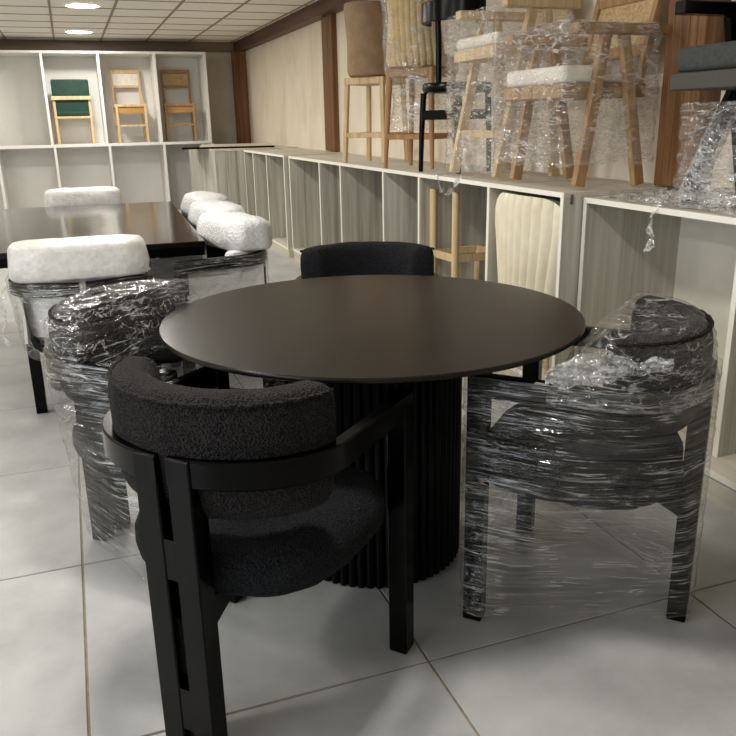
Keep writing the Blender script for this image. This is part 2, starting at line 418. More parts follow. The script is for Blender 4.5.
# ================================================================ ROUND TABLE
TX, TY = 0.766, 2.085
rt = thing('round_table', 'black round dining table with a fluted drum base', 'table', (TX, TY, 0))
R = 0.60
obj('table_top', lathe_bm([(0.02, 0.718), (0.50, 0.718), (R-0.02, 0.733), (R-0.003, 0.736), (R, 0.739), (R, 0.746), (R-0.003, 0.75), (R-0.03, 0.7505), (0.02, 0.7505)], 128), 'black_top', rt, True)
dr = obj('drum', lathe_bm([(0.245, 0.0), (0.245, 0.718)], 60), 'black_flute', rt, True)
NF = 60
fw = 2*PI*0.25/NF/2
fl_rings = [[(0.247+0.018*math.sin(PI*k/8), -fw*0.96*math.cos(PI*k/8), z) for k in range(9)] + [(0.243, 0, z)] for z in (0.004, 0.717)]
fl_me = None
for i in range(NF):
    if fl_me is None:
        o = obj('flute', loft_bm(fl_rings), 'black_flute', dr, True); fl_me = o.data
    else:
        o = obj('flute', fl_me, None, dr)
    o.rotation_euler = (0, 0, 2*PI*i/NF)

# ================================================================ CURVED ARMCHAIRS
def u_path(a, b, y0, t0, t1, n, y_front=None):
    """half ellipse round the back (t = 0 at the middle of the back), then straight to the front"""
    pts = [(a*math.sin(t), y0 + b*(1-math.cos(t))) for t in [t0+(t1-t0)*i/n for i in range(n+1)]]
    if y_front is not None: pts.append((pts[-1][0], y_front))
    return pts

def sweep_bm(path, profile, z_of=None):
    """sweep a closed (normal, z) profile along a plan path"""
    rings = []
    for i, p in enumerate(path):
        a, b_ = path[max(i-1, 0)], path[min(i+1, len(path)-1)]
        d = Vector((b_[0]-a[0], b_[1]-a[1])).normalized(); nrm = Vector((d.y, -d.x))
        rings.append([(p[0]+nrm.x*u, p[1]+nrm.y*u, v) for u, v in profile])
    return loft_bm(rings)

def chamfer_rect(w, z0, z1, c=0.004):
    h = w/2
    return [(-h+c, z0), (h-c, z0), (h, z0+c), (h, z1-c), (h-c, z1), (-h+c, z1), (-h, z1-c), (-h, z0+c)]

def pad_bm(a, b, y0, tmax, thick, z0, z1, n=44, m=28, lean=0.02, jitter=0.0, power=3.2, y_end=0.0):
    rings = []
    path = u_path(a, b, y0, -tmax, tmax, n)
    for i, p in enumerate(path):
        q0, q1 = path[max(i-1, 0)], path[min(i+1, n)]
        d = Vector((q1[0]-q0[0], q1[1]-q0[1])).normalized(); nrm = Vector((d.y, -d.x))
        e = min(i, n-i)/n * 14.0
        k = 1.0 if e >= 1 else (max(0.02, 1-(1-e)**2.6))**0.5
        ring = []
        for s in range(m):
            t = 2*PI*s/m
            cu, su = math.cos(t), math.sin(t)
            u = math.copysign(abs(cu)**(2/power), cu)*thick/2*(0.35+0.65*k)
            v = math.copysign(abs(su)**(2/power), su)
            z = (z0+z1)/2 + v*(z1-z0)/2*(0.72+0.28*k)
            u += lean*v
            shift = (1-k)*0.02
            x = p[0]+nrm.x*u; y = p[1]+nrm.y*u
            if jitter:
                f = noise.noise(Vector((x*18, y*18, z*18)))*jitter
                x += nrm.x*f; y += nrm.y*f; z += f*0.6
            ring.append((x, y, z))
        rings.append(ring)
    return loft_bm(rings)

def seat_bm(hw, yb, yf, z0, z1, jitter=0.0, n=72):
    def outline(inset, k=1.0):
        pts = []
        for i in range(n):
            t = 2*PI*i/n
            c, s = math.cos(t), math.sin(t)
            pw = 3.6 if s > 0 else 2.6
            x = math.copysign(abs(c)**(2/pw), c)*(hw-inset)
            y = math.copysign(abs(s)**(2/pw), s)*((yf-yb)/2-inset) + (yf+yb)/2
            pts.append((x, y))
        return pts
    rings = []
    lv = [(0.11, z0), (0.05, z0), (0.022, z0+0.006), (0.006, z0+0.022), (0.0, z0+0.045), (0.002, z1-0.04), (0.014, z1-0.018), (0.034, z1-0.006), (0.07, z1), (0.14, z1+0.006), (0.22, z1+0.008)]
    for ins, z in lv:
        rings.append([(x*(1+0.0) + (noise.noise(Vector((x*30, y*30, z*30)))*jitter if jitter else 0), y, z + (noise.noise(Vector((x*25, y*25, 3)))*jitter if jitter else 0)) for x, y in outline(min(ins, hw-0.02))])
    return loft_bm(rings)

ARM_TOP, ARM_BOT = 0.692, 0.634
def add_frame(t):
    for s in (-1, 1):
        path = [(s*0.012, 0.014)] + [(s*abs(x), y) for x, y in u_path(0.272, 0.205, 0.014, 0.10, PI/2, 18, 0.36)] + [(s*0.268, 0.49), (s*0.264, 0.542)]
        obj('arm_rail', sweep_bm(path, chamfer_rect(0.030, ARM_BOT, ARM_TOP)), 'black_wood', t, True)
        obj('front_leg', bar_bm((s*0.2605, 0.518, 0.0), (s*0.2605, 0.518, ARM_TOP-0.002), 0.048, 0.050, 0.003, up=(0, 1, 0)), 'black_wood', t)
        bp_ = obj('back_post', box_bm(s*0.040-0.0275, s*0.040+0.0275, 0.0, 0.048, 0.0, ARM_TOP-0.001, 0.003), 'black_wood', t)
    for z0, z1 in ((0.425, 0.515), (0.062, 0.165)):
        obj('spacer_block', box_bm(-0.0135, 0.0135, 0.003, 0.044, z0, z1), 'black_wood', t)
    # seat frame and gusset bracket towards the posts
    bk = bmesh.new()
    pr = [(0.046, 0.300), (0.046, 0.372), (0.20, 0.372), (0.20, 0.350), (0.13, 0.346)]
    L = [bk.verts.new((-0.055, y, z)) for y, z in pr]; Rr = [bk.verts.new((0.055, y, z)) for y, z in pr]
    bk.faces.new(L); bk.faces.new(Rr[::-1])
    for i in range(5):
        j = (i+1) % 5; bk.faces.new((L[i], Rr[i], Rr[j], L[j]))
    bmesh.ops.recalc_face_normals(bk, faces=bk.faces[:])
    obj('seat_bracket', bk, 'black_wood', t)
    obj('seat_frame', box_bm(-0.17, 0.17, 0.16, 0.43, 0.348, 0.372, 0.004), 'black_wood', t)

def armchair(name, label, c, th, fabric_mat, seat_mat, group=None, jitter=0.004, cat='chair'):
    t = thing(name, label, cat, (c[0], c[1], 0), th-PI/2, group)
    add_frame(t)
    obj('seat', seat_bm(0.258, 0.052, 0.562, 0.362, 0.484, jitter), seat_mat, t, 'all')
    bk = obj('backrest', pad_bm(0.219, 0.176, 0.067, math.radians(86), 0.104, 0.548, 0.808, jitter=jitter, n=64, m=36, lean=0.006, power=3.6), fabric_mat, t, 'all')
    top = u_path(0.219+0.047, 0.176+0.047, 0.067-0.047, -math.radians(80), math.radians(80), 40)
    obj('seam', tube_bm([(x, y, 0.795+0.0015*math.sin(i*2.1)) for i, (x, y) in enumerate(top)], 0.0045, 8), fabric_mat, bk, 'all')
    return t

def hull2d(pts):
    pts = sorted(set((round(x, 5), round(y, 5)) for x, y in pts))
    def half(ps):
        h = []
        for p in ps:
            while len(h) >= 2 and (h[-1][0]-h[-2][0])*(p[1]-h[-2][1]) - (h[-1][1]-h[-2][1])*(p[0]-h[-2][0]) <= 0: h.pop()
            h.append(p)
        return h
    a, b_ = half(pts), half(pts[::-1])
    return a[:-1]+b_[:-1]

def hull_slices(P, levels):
    out_ = []
    for z in levels:
        s = [(p[0], p[1]) for p in P if abs(p[2]-z) < 1e-4]
        for i in range(len(P)):
            for j in range(i+1, len(P)):
                a, b_ = P[i], P[j]
                if (a[2]-z)*(b_[2]-z) < -1e-9:
                    k = (z-a[2])/(b_[2]-a[2]); s.append((a[0]+(b_[0]-a[0])*k, a[1]+(b_[1]-a[1])*k))
        out_.append((z, hull2d(s)))
    return out_

def ray_hull(h, c, ang):
    d = (math.cos(ang), math.sin(ang)); best = 0
    for i in range(len(h)):
        a, b_ = h[i], h[(i+1) % len(h)]
        ex, ey = b_[0]-a[0], b_[1]-a[1]
        den = d[0]*ey - d[1]*ex
        if abs(den) < 1e-9: continue
        t = ((a[0]-c[0])*ey - (a[1]-c[1])*ex)/den
        u = ((a[0]-c[0])*d[1] - (a[1]-c[1])*d[0])/den
        if t > 0 and -1e-6 <= u <= 1+1e-6: best = max(best, t)
    return best

def film_bm(P, levels, n=150, off=0.010, wrinkle=0.006, seed=0.0, cap=True, zfreq=42, hem=0.0, skip=None):
    """stretch film wound round the points P: the slices of their convex hull, puckered by the winding"""
    rings = []
    for li, (z, h) in enumerate(hull_slices(P, levels)):
        cx = sum(p[0] for p in h)/len(h); cy = sum(p[1] for p in h)/len(h)
        ring = []
        for k in range(n):
            a = 2*PI*k/n
            r = ray_hull(h, (cx, cy), a)
            x, y = cx+math.cos(a)*r, cy+math.sin(a)*r
            w_ = noise.noise(Vector((x*5+seed, y*5, z*zfreq + x*9)))*wrinkle + noise.noise(Vector((x*22, y*22+seed, z*30)))*wrinkle*0.5
            zz = z
            if li == 0 and hem: zz += noise.noise(Vector((x*9, y*9, seed)))*hem
            rr = off + w_
            ring.append((x+math.cos(a)*rr, y+math.sin(a)*rr, zz))
        rings.append(ring)
    bm = bmesh.new(); Rg = [[bm.verts.new(v) for v in r] for r in rings]
    for a, b_ in zip(Rg, Rg[1:]):
        for k in range(n): bm.faces.new((a[k], a[(k+1) % n], b_[(k+1) % n], b_[k]))
    if cap:
        # film stretched over the top, sagging and puckered
        last = Rg[-1]; cx = sum(v.co.x for v in last)/n; cy = sum(v.co.y for v in last)/n; z = last[0].co.z
        prev = last
        for q in (0.85, 0.65, 0.4, 0.15):
            ring = []
            for v in last:
                x, y = cx+(v.co.x-cx)*q, cy+(v.co.y-cy)*q
                ring.append(bm.verts.new((x, y, z + 0.004 - 0.03*(1-q)*q*2 + noise.noise(Vector((x*30+seed, y*30, 1)))*wrinkle*1.5)))
            for k in range(n): bm.faces.new((prev[k], prev[(k+1) % n], ring[(k+1) % n], ring[k]))
            prev = ring
        bm.faces.new(prev)
    bmesh.ops.recalc_face_normals(bm, faces=bm.faces[:])
    return bm

# points of the armchair that hold the film off
def chair_points(zbot):
    P = []
    for s in (-1, 1):
        for z in (zbot, 0.40, ARM_TOP+0.002):
            P += [(s*0.288, 0.545, z), (s*0.288, 0.49, z), (s*0.07, -0.002, z)]
        for t in (20, 45, 70, 90):
            t = math.radians(t)
            for z in (ARM_BOT, ARM_TOP): P.append((s*0.288*math.sin(t), 0.218*(1-math.cos(t)), z))
    return P

def back_points(reach):
    """upper film: from the arms up over the pad"""
    P = []
    for s in (-1, 1):
        P += [(s*0.288, reach, 0.64), (s*0.288, reach, ARM_TOP+0.004)]
    for t in range(-84, 85, 14):
        t = math.radians(t)
        P.append((0.29*math.sin(t), 0.22*(1-math.cos(t)), 0.64))
        P.append((0.275*math.sin(t), 0.015+0.21*(1-math.cos(t)), 0.77))
        P.append((0.25*math.sin(t), 0.045+0.19*(1-math.cos(t)), 0.81))
        P.append((0.225*math.sin(t), 0.065+0.17*(1-math.cos(t)), 0.818))
    return P
LV_BODY = [0.03+0.0125*i for i in range(53)]+[0.692]
LV_BACK = [0.645+0.0115*i for i in range(15)]+[0.812, 0.818]

TH1 = math.radians(43.3)
armchair('armchair', 'bare charcoal boucle armchair with slotted twin back post at the round table', (0.088, 1.408), TH1, 'boucle', 'boucle_dark')
armchair('armchair', 'black boucle armchair facing the slotted chair across the round table', (1.125, 3.10), math.radians(250), 'boucle_dark', 'boucle_dark')

wr = armchair('wrapped_armchair', 'charcoal armchair wrapped to the floor in clear stretch film beside the grey cabinets', (1.425, 1.435), math.radians(134), 'boucle', 'boucle_dark')
obj('stretch_film', film_bm(chair_points(0.03), LV_BODY, seed=3.1, hem=0.02, cap=False), 'film_h', wr, 'all', label='clear stretch film wound round the chair')
obj('top_film', film_bm(back_points(0.34), LV_BACK, seed=5.3, wrinkle=0.009), 'film_d', wr, 'all', label='clear film pulled tight over the backrest')
gb = bmesh.new(); rows_ = []
for i in range(25):
    k = i/24; c_ = Vector((-0.296+0.035*k, 0.35-0.27*k, 0.698+0.06*k+0.004*math.sin(i*1.3)))
    wd_ = 0.008+0.012*math.sin(PI*min(1, k*1.4))
    rows_.append([gb.verts.new(c_+Vector((0.010*math.cos(q*1.9+i*0.8), 0.25*wd_*math.sin(q*2.3+i), wd_*(q/4-0.5)*2))) for q in range(9)])
for a_, b_ in zip(rows_, rows_[1:]):
    for q in range(8): gb.faces.new((a_[q], a_[q+1], b_[q+1], b_[q]))
obj('film_gather', gb, 'film_crumple', wr, 'all', label='bunched white ridge of film along the arm')
wl = armchair('wrapped_armchair', 'charcoal armchair in puckered clear film between the round table and the white foam chair', (-0.035, 2.50), math.radians(-44), 'boucle', 'boucle_dark')
obj('stretch_film', film_bm(chair_points(0.03), LV_BODY, seed=8.7, hem=0.02, cap=False), 'film_h', wl, 'all', label='clear stretch film wound round the chair')
obj('top_film', film_bm(back_points(0.27), LV_BACK, seed=1.9, wrinkle=0.009), 'film_d', wl, 'all', label='clear film pulled over the backrest')

# ================================================================ RECTANGULAR TABLE AND FOAM-WRAPPED CHAIRS
rot2 = math.radians(-2.4)
rc = thing('rectangular_table', 'long black rectangular dining table set with foam-wrapped chairs', 'table', (0.0, 4.92, 0), rot2)
obj('table_top', box_bm(-0.62, 0.605, -1.09, 1.06, 0.722, 0.75, 0.003), 'black_gloss', rc)
obj('apron', box_bm(-0.615, 0.600, -1.085, 1.055, 0.682, 0.7225), 'black_wood', rc)
for y in (-0.70, 0.66):
    obj('pedestal', lathe_bm([(0.19, 0.0), (0.19, 0.02), (0.17, 0.025), (0.17, 0.682)], 40), 'black_flute', rc, True, loc=(-0.02, y, 0))

def foam_chair(label, c, th, group='foam-wrapped chairs round the rectangular table', tube=False):
    t = thing('foam_wrapped_chair', label, 'chair', (c[0], c[1], 0), th-PI/2, group)
    add_frame(t)
    obj('seat', seat_bm(0.243, 0.055, 0.545, 0.374, 0.470, 0.0), 'boucle_dark', t, 'all')
    obj('backrest', pad_bm(0.205, 0.165, 0.095, math.radians(74), 0.06, 0.52, 0.79, n=40, m=20), 'boucle_dark', t, 'all')
    # foam sheet: a loaf over the whole top of the pad, and a straight sheet below the rail
    def loaf(hw, y0, y1, z0, z1, r, seed):
        rings = []
        lv_ = [(0.012, z0), (0.002, z0+0.012), (0.0, z0+0.05), (0.008, z1-r), (0.008+r*0.13, z1-r*0.5), (0.008+r*0.45, z1-r*0.14), (0.008+r, z1), (0.09, z1+0.004), (0.115, z1+0.005)]
        for ins, z in lv_:
            ring = []
            for k in range(88):
                a_ = 2*PI*k/88; c_, s_ = math.cos(a_), math.sin(a_)
                p_ = 4.5 if s_ > 0 else 3.0
                x = math.copysign(abs(c_)**(2/p_), c_)*(hw-ins); y = math.copysign(abs(s_)**(2/p_), s_)*((y1-y0)/2-min(ins, (y1-y0)/2-0.012))+(y0+y1)/2
                j_ = noise.noise(Vector((x*14+seed, y*14, z*14)))*(0.016 if tube else 0.006)
                ring.append((x+c_*j_, y+s_*j_, z+j_*0.5))
            rings.append(ring)
        return loft_bm(rings)
    obj('foam_cover', join_bm(loaf(0.272, 0.002, 0.255, 0.700, 0.846, 0.05 if tube else 0.035, c[0]*5+c[1]),
                              pad_bm(0.215, 0.175, 0.088, math.radians(97), 0.085, 0.43, 0.71, power=6, n=60, m=36, jitter=0.005)), 'foam_tube' if tube else 'foam', t, 'all', label='white foam sheet taped over the backrest')
    for sx in (-1, 1):
        rr_ = []
        for i in range(13):
            y = 0.10+0.40*i/12
            rr_.append([(sx*(0.243+0.006*noise.noise(Vector((y*12, z*14, sx+c[0]))))+o_, y, z) for o_, z in ((-0.006, 0.44), (-0.006, 0.54), (-0.006, 0.63), (0.006, 0.63), (0.006, 0.54), (0.006, 0.44))])
        obj('foam_sheet', loft_bm(rr_), 'foam', t, True)
    obj('stretch_film', film_bm(chair_points(0.30), [0.30+0.014*i for i in range(29)], n=110, seed=c[0]*7, cap=False, hem=0.03), 'film_h', t, 'all', label='clear stretch film round rails and seat')
    return t
w1 = foam_chair('smooth white foam-wrapped chair at the table end near the film-wrapped armchair', (-0.015, 3.28), math.radians(89))
foam_chair('white foam-wrapped chair at the table end near the white shelf unit', (0.06, 6.42), math.radians(-92))
foam_chair('bubbly white foam chair beside the table corner, first of the three in a row', (0.855, 3.985), math.radians(193), tube=True)
foam_chair('bubbly white foam chair in the middle of the row of three', (0.89, 4.63), math.radians(188), tube=True)
foam_chair('bubbly white foam chair at the shelf end of the row of three', (0.93, 5.32), math.radians(186), tube=True)

# ================================================================ GREY CABINETS ALONG THE RIGHT WALL
def panel(name, parent, x0, x1, y0, y1, z0, z1, mat='grey_wood', band='x', bw=0.003):
    o = obj(name, box_bm(x0, x1, y0, y1, z0, z1), mat, parent)
    if band == 'x':
        obj('edge_band', box_bm(x0-bw, x0, y0, y1, z0, z1), 'white_edge', o)
    return o

def counter(label, xf, ys, ztop, depth_to, th=0.022, base=0.075, base_out=0.0, group='grey counter cabinets along the wall', back='grey_wood', name='counter_cabinet'):
    """ys: positions of the uprights from near to far"""
    t = thing(name, label, 'cabinet', (0, 0, 0), 0, group)
    ya, yb = ys[0], ys[-1]
    panel('top_panel', t, xf, depth_to, ya-th/2, yb+th/2, ztop-th, ztop, 'grey_wood_y')
    panel('base_panel', t, xf-base_out, depth_to, ya-th/2, yb+th/2, base, base+th, 'grey_wood_y')
    obj('plinth', box_bm(xf-base_out+0.004, depth_to, ya-th/2, yb+th/2, 0.0, base), 'grey_wood_y', t)
    for i, y in enumerate(ys):
        panel('side_panel' if i in (0, len(ys)-1) else 'divider', t, xf, depth_to-0.008, y-th/2, y+th/2, base+th, ztop-th)
    obj('back_panel', box_bm(depth_to-0.008, depth_to, ya-th/2, yb+th/2, base+th, ztop-th), back, t)
    return t
X1, X2, X3 = 2.05, 1.953, 1.915
counter('grey cabinet with a white back set behind the film-wrapped armchair', X1, [0.35, 1.15, 2.02, 2.895], 0.952, 2.565, base=0.085, base_out=0.10, back='white_edge')
c2 = counter('long grey six-bay cabinet holding the cream chair and bare stool frame', X2, [2.925, 3.577, 4.447, 5.044, 5.96, 6.523, 7.51], 0.975, 2.575)
obj('bracket', box_bm(1.985, 1.997, 2.909, 2.914, 0.925, 0.965), 'metal', c2)
counter('grey three-bay cabinet between the long cabinet and the dark board', X3, [7.575, 8.30, 8.95, 9.42], 0.982, 2.575)
cc = thing('corner_cabinet', 'grey boarded corner cabinet under the dark board', 'cabinet', (0, 0, 0))
for i in range(4):
    obj('front_board', box_bm(1.575+i*0.125, 1.575+i*0.125+0.122, 9.45, 9.47, 0.0, 0.972, 0.002), 'grey_wood', cc)
obj('side_panel', box_bm(1.575, 1.595, 9.47, 11.6, 0.0, 0.972), 'grey_wood', cc)
obj('top_panel', box_bm(1.57, 2.575, 9.445, 11.6, 0.972, 0.992), 'grey_wood_y', cc)

sb = thing('dark_board', 'loose dark board with pale top lying across the corner cabinet', 'board', (1.97, 10.1, 0.992), math.radians(-10))
obj('core', box_bm(-0.66, 0.44, -0.36, 0.62, 0.0, 0.022, 0.002), 'black_wood', sb)
obj('top_sheet', box_bm(-0.45, 0.438, -0.34, 0.615, 0.022, 0.030), 'board_top', sb)

# ================================================================ WHITE SHELF UNIT ON THE BACK WALL
YS = 11.72
su = thing('shelf_unit', 'tall white two-row shelf unit against the back wall', 'shelves', (0, YS, 0))
ux = [-2.34, -1.63, -0.915, -0.20, 0.505, 1.235, 1.915]
D = Y_BACK-YS-0.005
ZS = 1.045
for n_, z0, z1 in (('bottom_shelf', 0.06, 0.09), ('middle_shelf', ZS-0.035, ZS), ('top_panel', 2.195, 2.225)):
    obj(n_, box_bm(ux[0]-0.015, ux[-1]+0.015, 0, D-0.012, z0, z1, 0.001), 'melamine', su)
obj('plinth', box_bm(ux[0]-0.015, ux[-1]+0.015, 0.03, D-0.012, 0.0, 0.06), 'melamine', su)
for i, x in enumerate(ux):
    obj('upright', box_bm(x-0.015, x+0.015, 0.001, D-0.012, ZS, 2.195), 'melamine', su)
    obj('upright', box_bm(x+0.01, x+0.04, 0.001, D-0.012, 0.09, ZS-0.035), 'melamine', su)
obj('back_panel', box_bm(ux[0], ux[-1], D-0.012, D, 0.09, 2.195), 'melamine', su)

# chairs on the shelf
gc = thing('green_chair', 'oak chair with a dark green velvet back on the white shelf', 'chair', (0.115, YS+0.24, ZS), 0.0)
W2_ = 0.225
for s in (-1, 1):
    obj('back_leg', bar_bm((s*W2_, 0.0, 0), (s*(W2_+0.005), 0.0, 0.62), 0.035, 0.03, 0.003, up=(0, 1, 0)), 'oak', gc)
    obj('front_leg', bar_bm((s*W2_, 0.26, 0), (s*W2_, 0.26, 0.36), 0.035, 0.03, 0.003, up=(0, 1, 0)), 'oak', gc)
obj('back_rail', box_bm(-0.262, 0.262, -0.045, -0.008, 0.575, 0.625, 0.006), 'oak', gc)
obj('seat_rail', box_bm(-0.25, 0.25, -0.02, 0.28, 0.335, 0.365, 0.004), 'oak', gc)
def soft_box(x0, x1, y0, y1, z0, z1, r): 
    return box_bm(x0, x1, y0, y1, z0, z1, r, 4)
obj('seat', soft_box(-0.235, 0.235, -0.01, 0.28, 0.366, 0.43, 0.02), 'green_velvet', gc, True)
obj('backrest', soft_box(-0.24, 0.24, -0.006, 0.05, 0.37, 0.84, 0.025), 'green_velvet', gc, True)

def ladder_chair(label, x, rz, back_mat, frame, seat_mat):
    t = thing('side_chair', label, 'chair', (x, YS+0.22, ZS), rz)
    h = 0.19
    for s in (-1, 1):
        obj('back_leg', bar_bm((s*h, 0.23, 0), (s*(h-0.005), 0.29, 0.96), 0.034, 0.03, 0.003, up=(0, 1, 0)), frame, t)
        obj('front_leg', bar_bm((s*h, -0.10, 0), (s*h, -0.10, 0.50), 0.034, 0.032, 0.003, up=(0, 1, 0)), frame, t)
        obj('side_rail', bar_bm((s*h, -0.10, 0.455), (s*h, 0.25, 0.455), 0.026, 0.05, 0.003), frame, t)
        obj('side_stretcher', bar_bm((s*h, -0.10, 0.22), (s*h, 0.24, 0.22), 0.02, 0.025, 0.002), frame, t)
    obj('front_rail', box_bm(-h-0.03, h+0.03, -0.117, -0.083, 0.475, 0.51, 0.004), frame, t)
    obj('stretcher', box_bm(-h, h, -0.11, -0.09, 0.215, 0.24, 0.002), frame, t)
    obj('seat', box_bm(-h+0.012, h-0.012, -0.085, 0.24, 0.47, 0.495, 0.006, 2), seat_mat, t)
    obj('seat_apron', box_bm(-h+0.012, h-0.012, -0.10, -0.085, 0.39, 0.475, 0.004), seat_mat, t)
    obj('top_rail', box_bm(-h-0.012, h+0.012, 0.27, 0.30, 0.925, 0.975, 0.012, 3), frame, t)
    obj('lower_rail', box_bm(-h, h, 0.262, 0.286, 0.735, 0.765, 0.004), frame, t)
    obj('back_panel', box_bm(-h+0.016, h-0.016, 0.266, 0.284, 0.765, 0.925, 0.004), back_mat, t)
    return t
ladder_chair('pale oak side chair with a cream back panel on the white shelf', 0.87, 0.03, 'seat_cream', 'oak', 'woven_tan')
ladder_chair('brown oak side chair with a cane back panel on the white shelf', 1.54, -0.05, 'cane', 'oak_dark', 'woven_tan')

# ================================================================ STOOLS AND CHAIRS ON THE CABINET TOP
ZC = 0.976
def shell_bm(prof, a_fun, th, n=36, ang=None):
    pass

def bucket_bm(levels, half_angle, thick, n=28):
    """open barrel back: levels = (z, rx, ry, yoff); half_angle(z) how far it wraps; back towards -y"""
    outer, inner = [], []
    for z, rx, ry, yo, ha in levels:
        o_, i_ = [], []
        for k in range(n+1):
            t = -ha + 2*ha*k/n
            o_.append((rx*math.sin(t), yo-ry*math.cos(t), z)); i_.append(((rx-thick)*math.sin(t), yo-(ry-thick)*math.cos(t), z))
        outer.append(o_); inner.append(i_[::-1])
    rings = [o_+i_ for o_, i_ in zip(outer, inner)]
    return loft_bm(rings)

def bar_stool(label, loc, rz, leg_mat, shell_mat, round_legs, hgt, ribs=False, name='bar_stool', seat_h=0.63, hw=0.19):
    t = thing(name, label, 'stool', loc, rz)
    f, r_ = 0.150, 0.175
    for sx in (-1, 1):
        for sy in (-1, 1):
            nm = 'leg'
            p, q = (sx*r_, sy*r_, 0), (sx*f, sy*f, seat_h)
            if round_legs: obj(nm, tube_bm([p, tuple((a+b_)/2 for a, b_ in zip(p, q)), q], [0.013, 0.018, 0.022], 12), leg_mat, t, True)
            else: obj(nm, bar_bm(p, q, 0.032, 0.032, 0.003, up=(0, 1, 0)), leg_mat, t)
    k = 0.20/seat_h; e = r_+(f-r_)*k
    for s in (-1, 1):
        obj('footrest', bar_bm((-e, s*e, 0.20), (e, s*e, 0.20), 0.022, 0.035, 0.003), leg_mat, t)
        obj('footrest', bar_bm((s*e, -e, 0.20), (s*e, e, 0.20), 0.022, 0.035, 0.003), leg_mat, t)
    obj('seat_frame', box_bm(-f-0.02, f+0.02, -f-0.02, f+0.02, seat_h-0.05, seat_h, 0.004), leg_mat, t)
    obj('seat', soft_box(-0.165, 0.165, -0.13, 0.21, seat_h+0.001, seat_h+0.09, 0.035), shell_mat, t, True)
    H = hgt
    lv_ = [(seat_h+0.0, 0.17, 0.18, 0.0, 1.25), (seat_h+0.015, 0.195, 0.205, 0.0, 1.3), (seat_h+0.05, 0.205, 0.215, 0.0, 1.35), (seat_h+H*0.5, hw+0.035, 0.235, 0.0, 1.35), (seat_h+H*0.92, hw+0.055, 0.255, 0.0, 1.2), (seat_h+H, hw+0.05, 0.25, 0.0, 1.1)]
    if ribs:
        b_ = obj('backrest', bucket_bm(lv_, 1.3, 0.03), shell_mat, t, True)
        for k in range(13):
            tt = -1.15+2.3*k/12
            path = [(rx*1.0*math.sin(tt), -ry*math.cos(tt), z) for z, rx, ry, yo, ha in lv_[1:]]
            obj('channel', tube_bm(path, [0.018, 0.024, 0.027, 0.029, 0.02], 10), shell_mat, b_, True)
    else:
        obj('backrest', bucket_bm(lv_, 1.3, 0.05), shell_mat, t, True)
    return t
s1 = bar_stool('tan leather bar stool with a tapered back and square oak legs', (2.22, 5.87, ZC), math.radians(-52), 'oak', 'tan_leather', False, 0.50, seat_h=0.61, hw=0.155)
s2 = bar_stool('film-wrapped honey velvet bar stool with fluted back and round walnut legs', (2.22, 5.02, ZC), math.radians(-52), 'walnut_leg', 'amber_velvet', True, 0.58, ribs=True, seat_h=0.62, hw=0.13)
P = []
for z, r_ in ((0.24, 0.225), (0.45, 0.21), (0.66, 0.215), (0.80, 0.25), (1.24, 0.29), (1.26, 0.28)):
    P += [(r_*math.cos(a*PI/8), r_*math.sin(a*PI/8)-0.01, z) for a in range(16)]
def slices_film(P_rings, levels, **kw): return film_bm(P_rings, levels, **kw)
rings = []
for i in range(46):
    z = 0.24+0.0228*i
    r_ = 0.235-0.05*math.sin(max(0, min(1, (z-0.24)/0.36))*PI) if z < 0.60 else 0.238+0.022*(z-0.60)/0.6
    rings.append([((r_+noise.noise(Vector((math.cos(k/8*PI)*3, math.sin(k/8*PI)*3, z*12)))*0.02)*math.cos(2*PI*k/64), (r_+noise.noise(Vector((math.cos(2*PI*k/64)*6, math.sin(2*PI*k/64)*6, z*20)))*0.016)*math.sin(2*PI*k/64), z) for k in range(64)])
obj('stretch_film', loft_bm(rings, True, False), 'film_warm', s2, 'all', label='clear stretch film wrapped round the stool')

bs = thing('bar_stool', 'slim black bar stool with a bent band backrest on a single post', 'stool', (2.205, 4.46, ZC), math.radians(-90))
for x, y in ((-0.165, -0.14), (0.165, -0.14), (-0.14, 0.14), (0.14, 0.14)):
    obj('leg', tube_bm([(x, y, 0), (x*0.97, y*0.97, 0.25), (x*0.92, y*0.92, 0.455)], [0.014, 0.017, 0.019], 12), 'black_wood', bs, True)
obj('seat', lathe_bm([(0.02, 0.452), (0.185, 0.452), (0.20, 0.458), (0.205, 0.47), (0.205, 0.50), (0.198, 0.508), (0.10, 0.504), (0.02, 0.503)], 48), 'black_wood', bs, True)
for x0, y0, x1, y1 in ((-0.15, -0.135, 0.15, -0.135), (-0.14, 0.13, 0.14, 0.13), (-0.15, -0.13, -0.14, 0.13), (0.15, -0.13, 0.14, 0.13)):
    obj('stretcher', bar_bm((x0, y0, 0.33), (x1, y1, 0.33), 0.02, 0.055, 0.002), 'black_wood', bs)
obj('back_post', tube_bm([(0, -0.15, 0.50), (0, -0.15, 0.70), (0, -0.16, 0.86)], 0.018, 12), 'black_wood', bs, True)
band = [(0.23*math.sin(t), 0.03-0.215*math.cos(t)) for t in [math.radians(-78+156*i/30) for i in range(31)]]
obj('backrest', sweep_bm(band, chamfer_rect(0.026, 0.835, 0.945, 0.005)), 'black_wood', bs, True)
bs.rotation_euler = (0, 0, math.radians(-72))

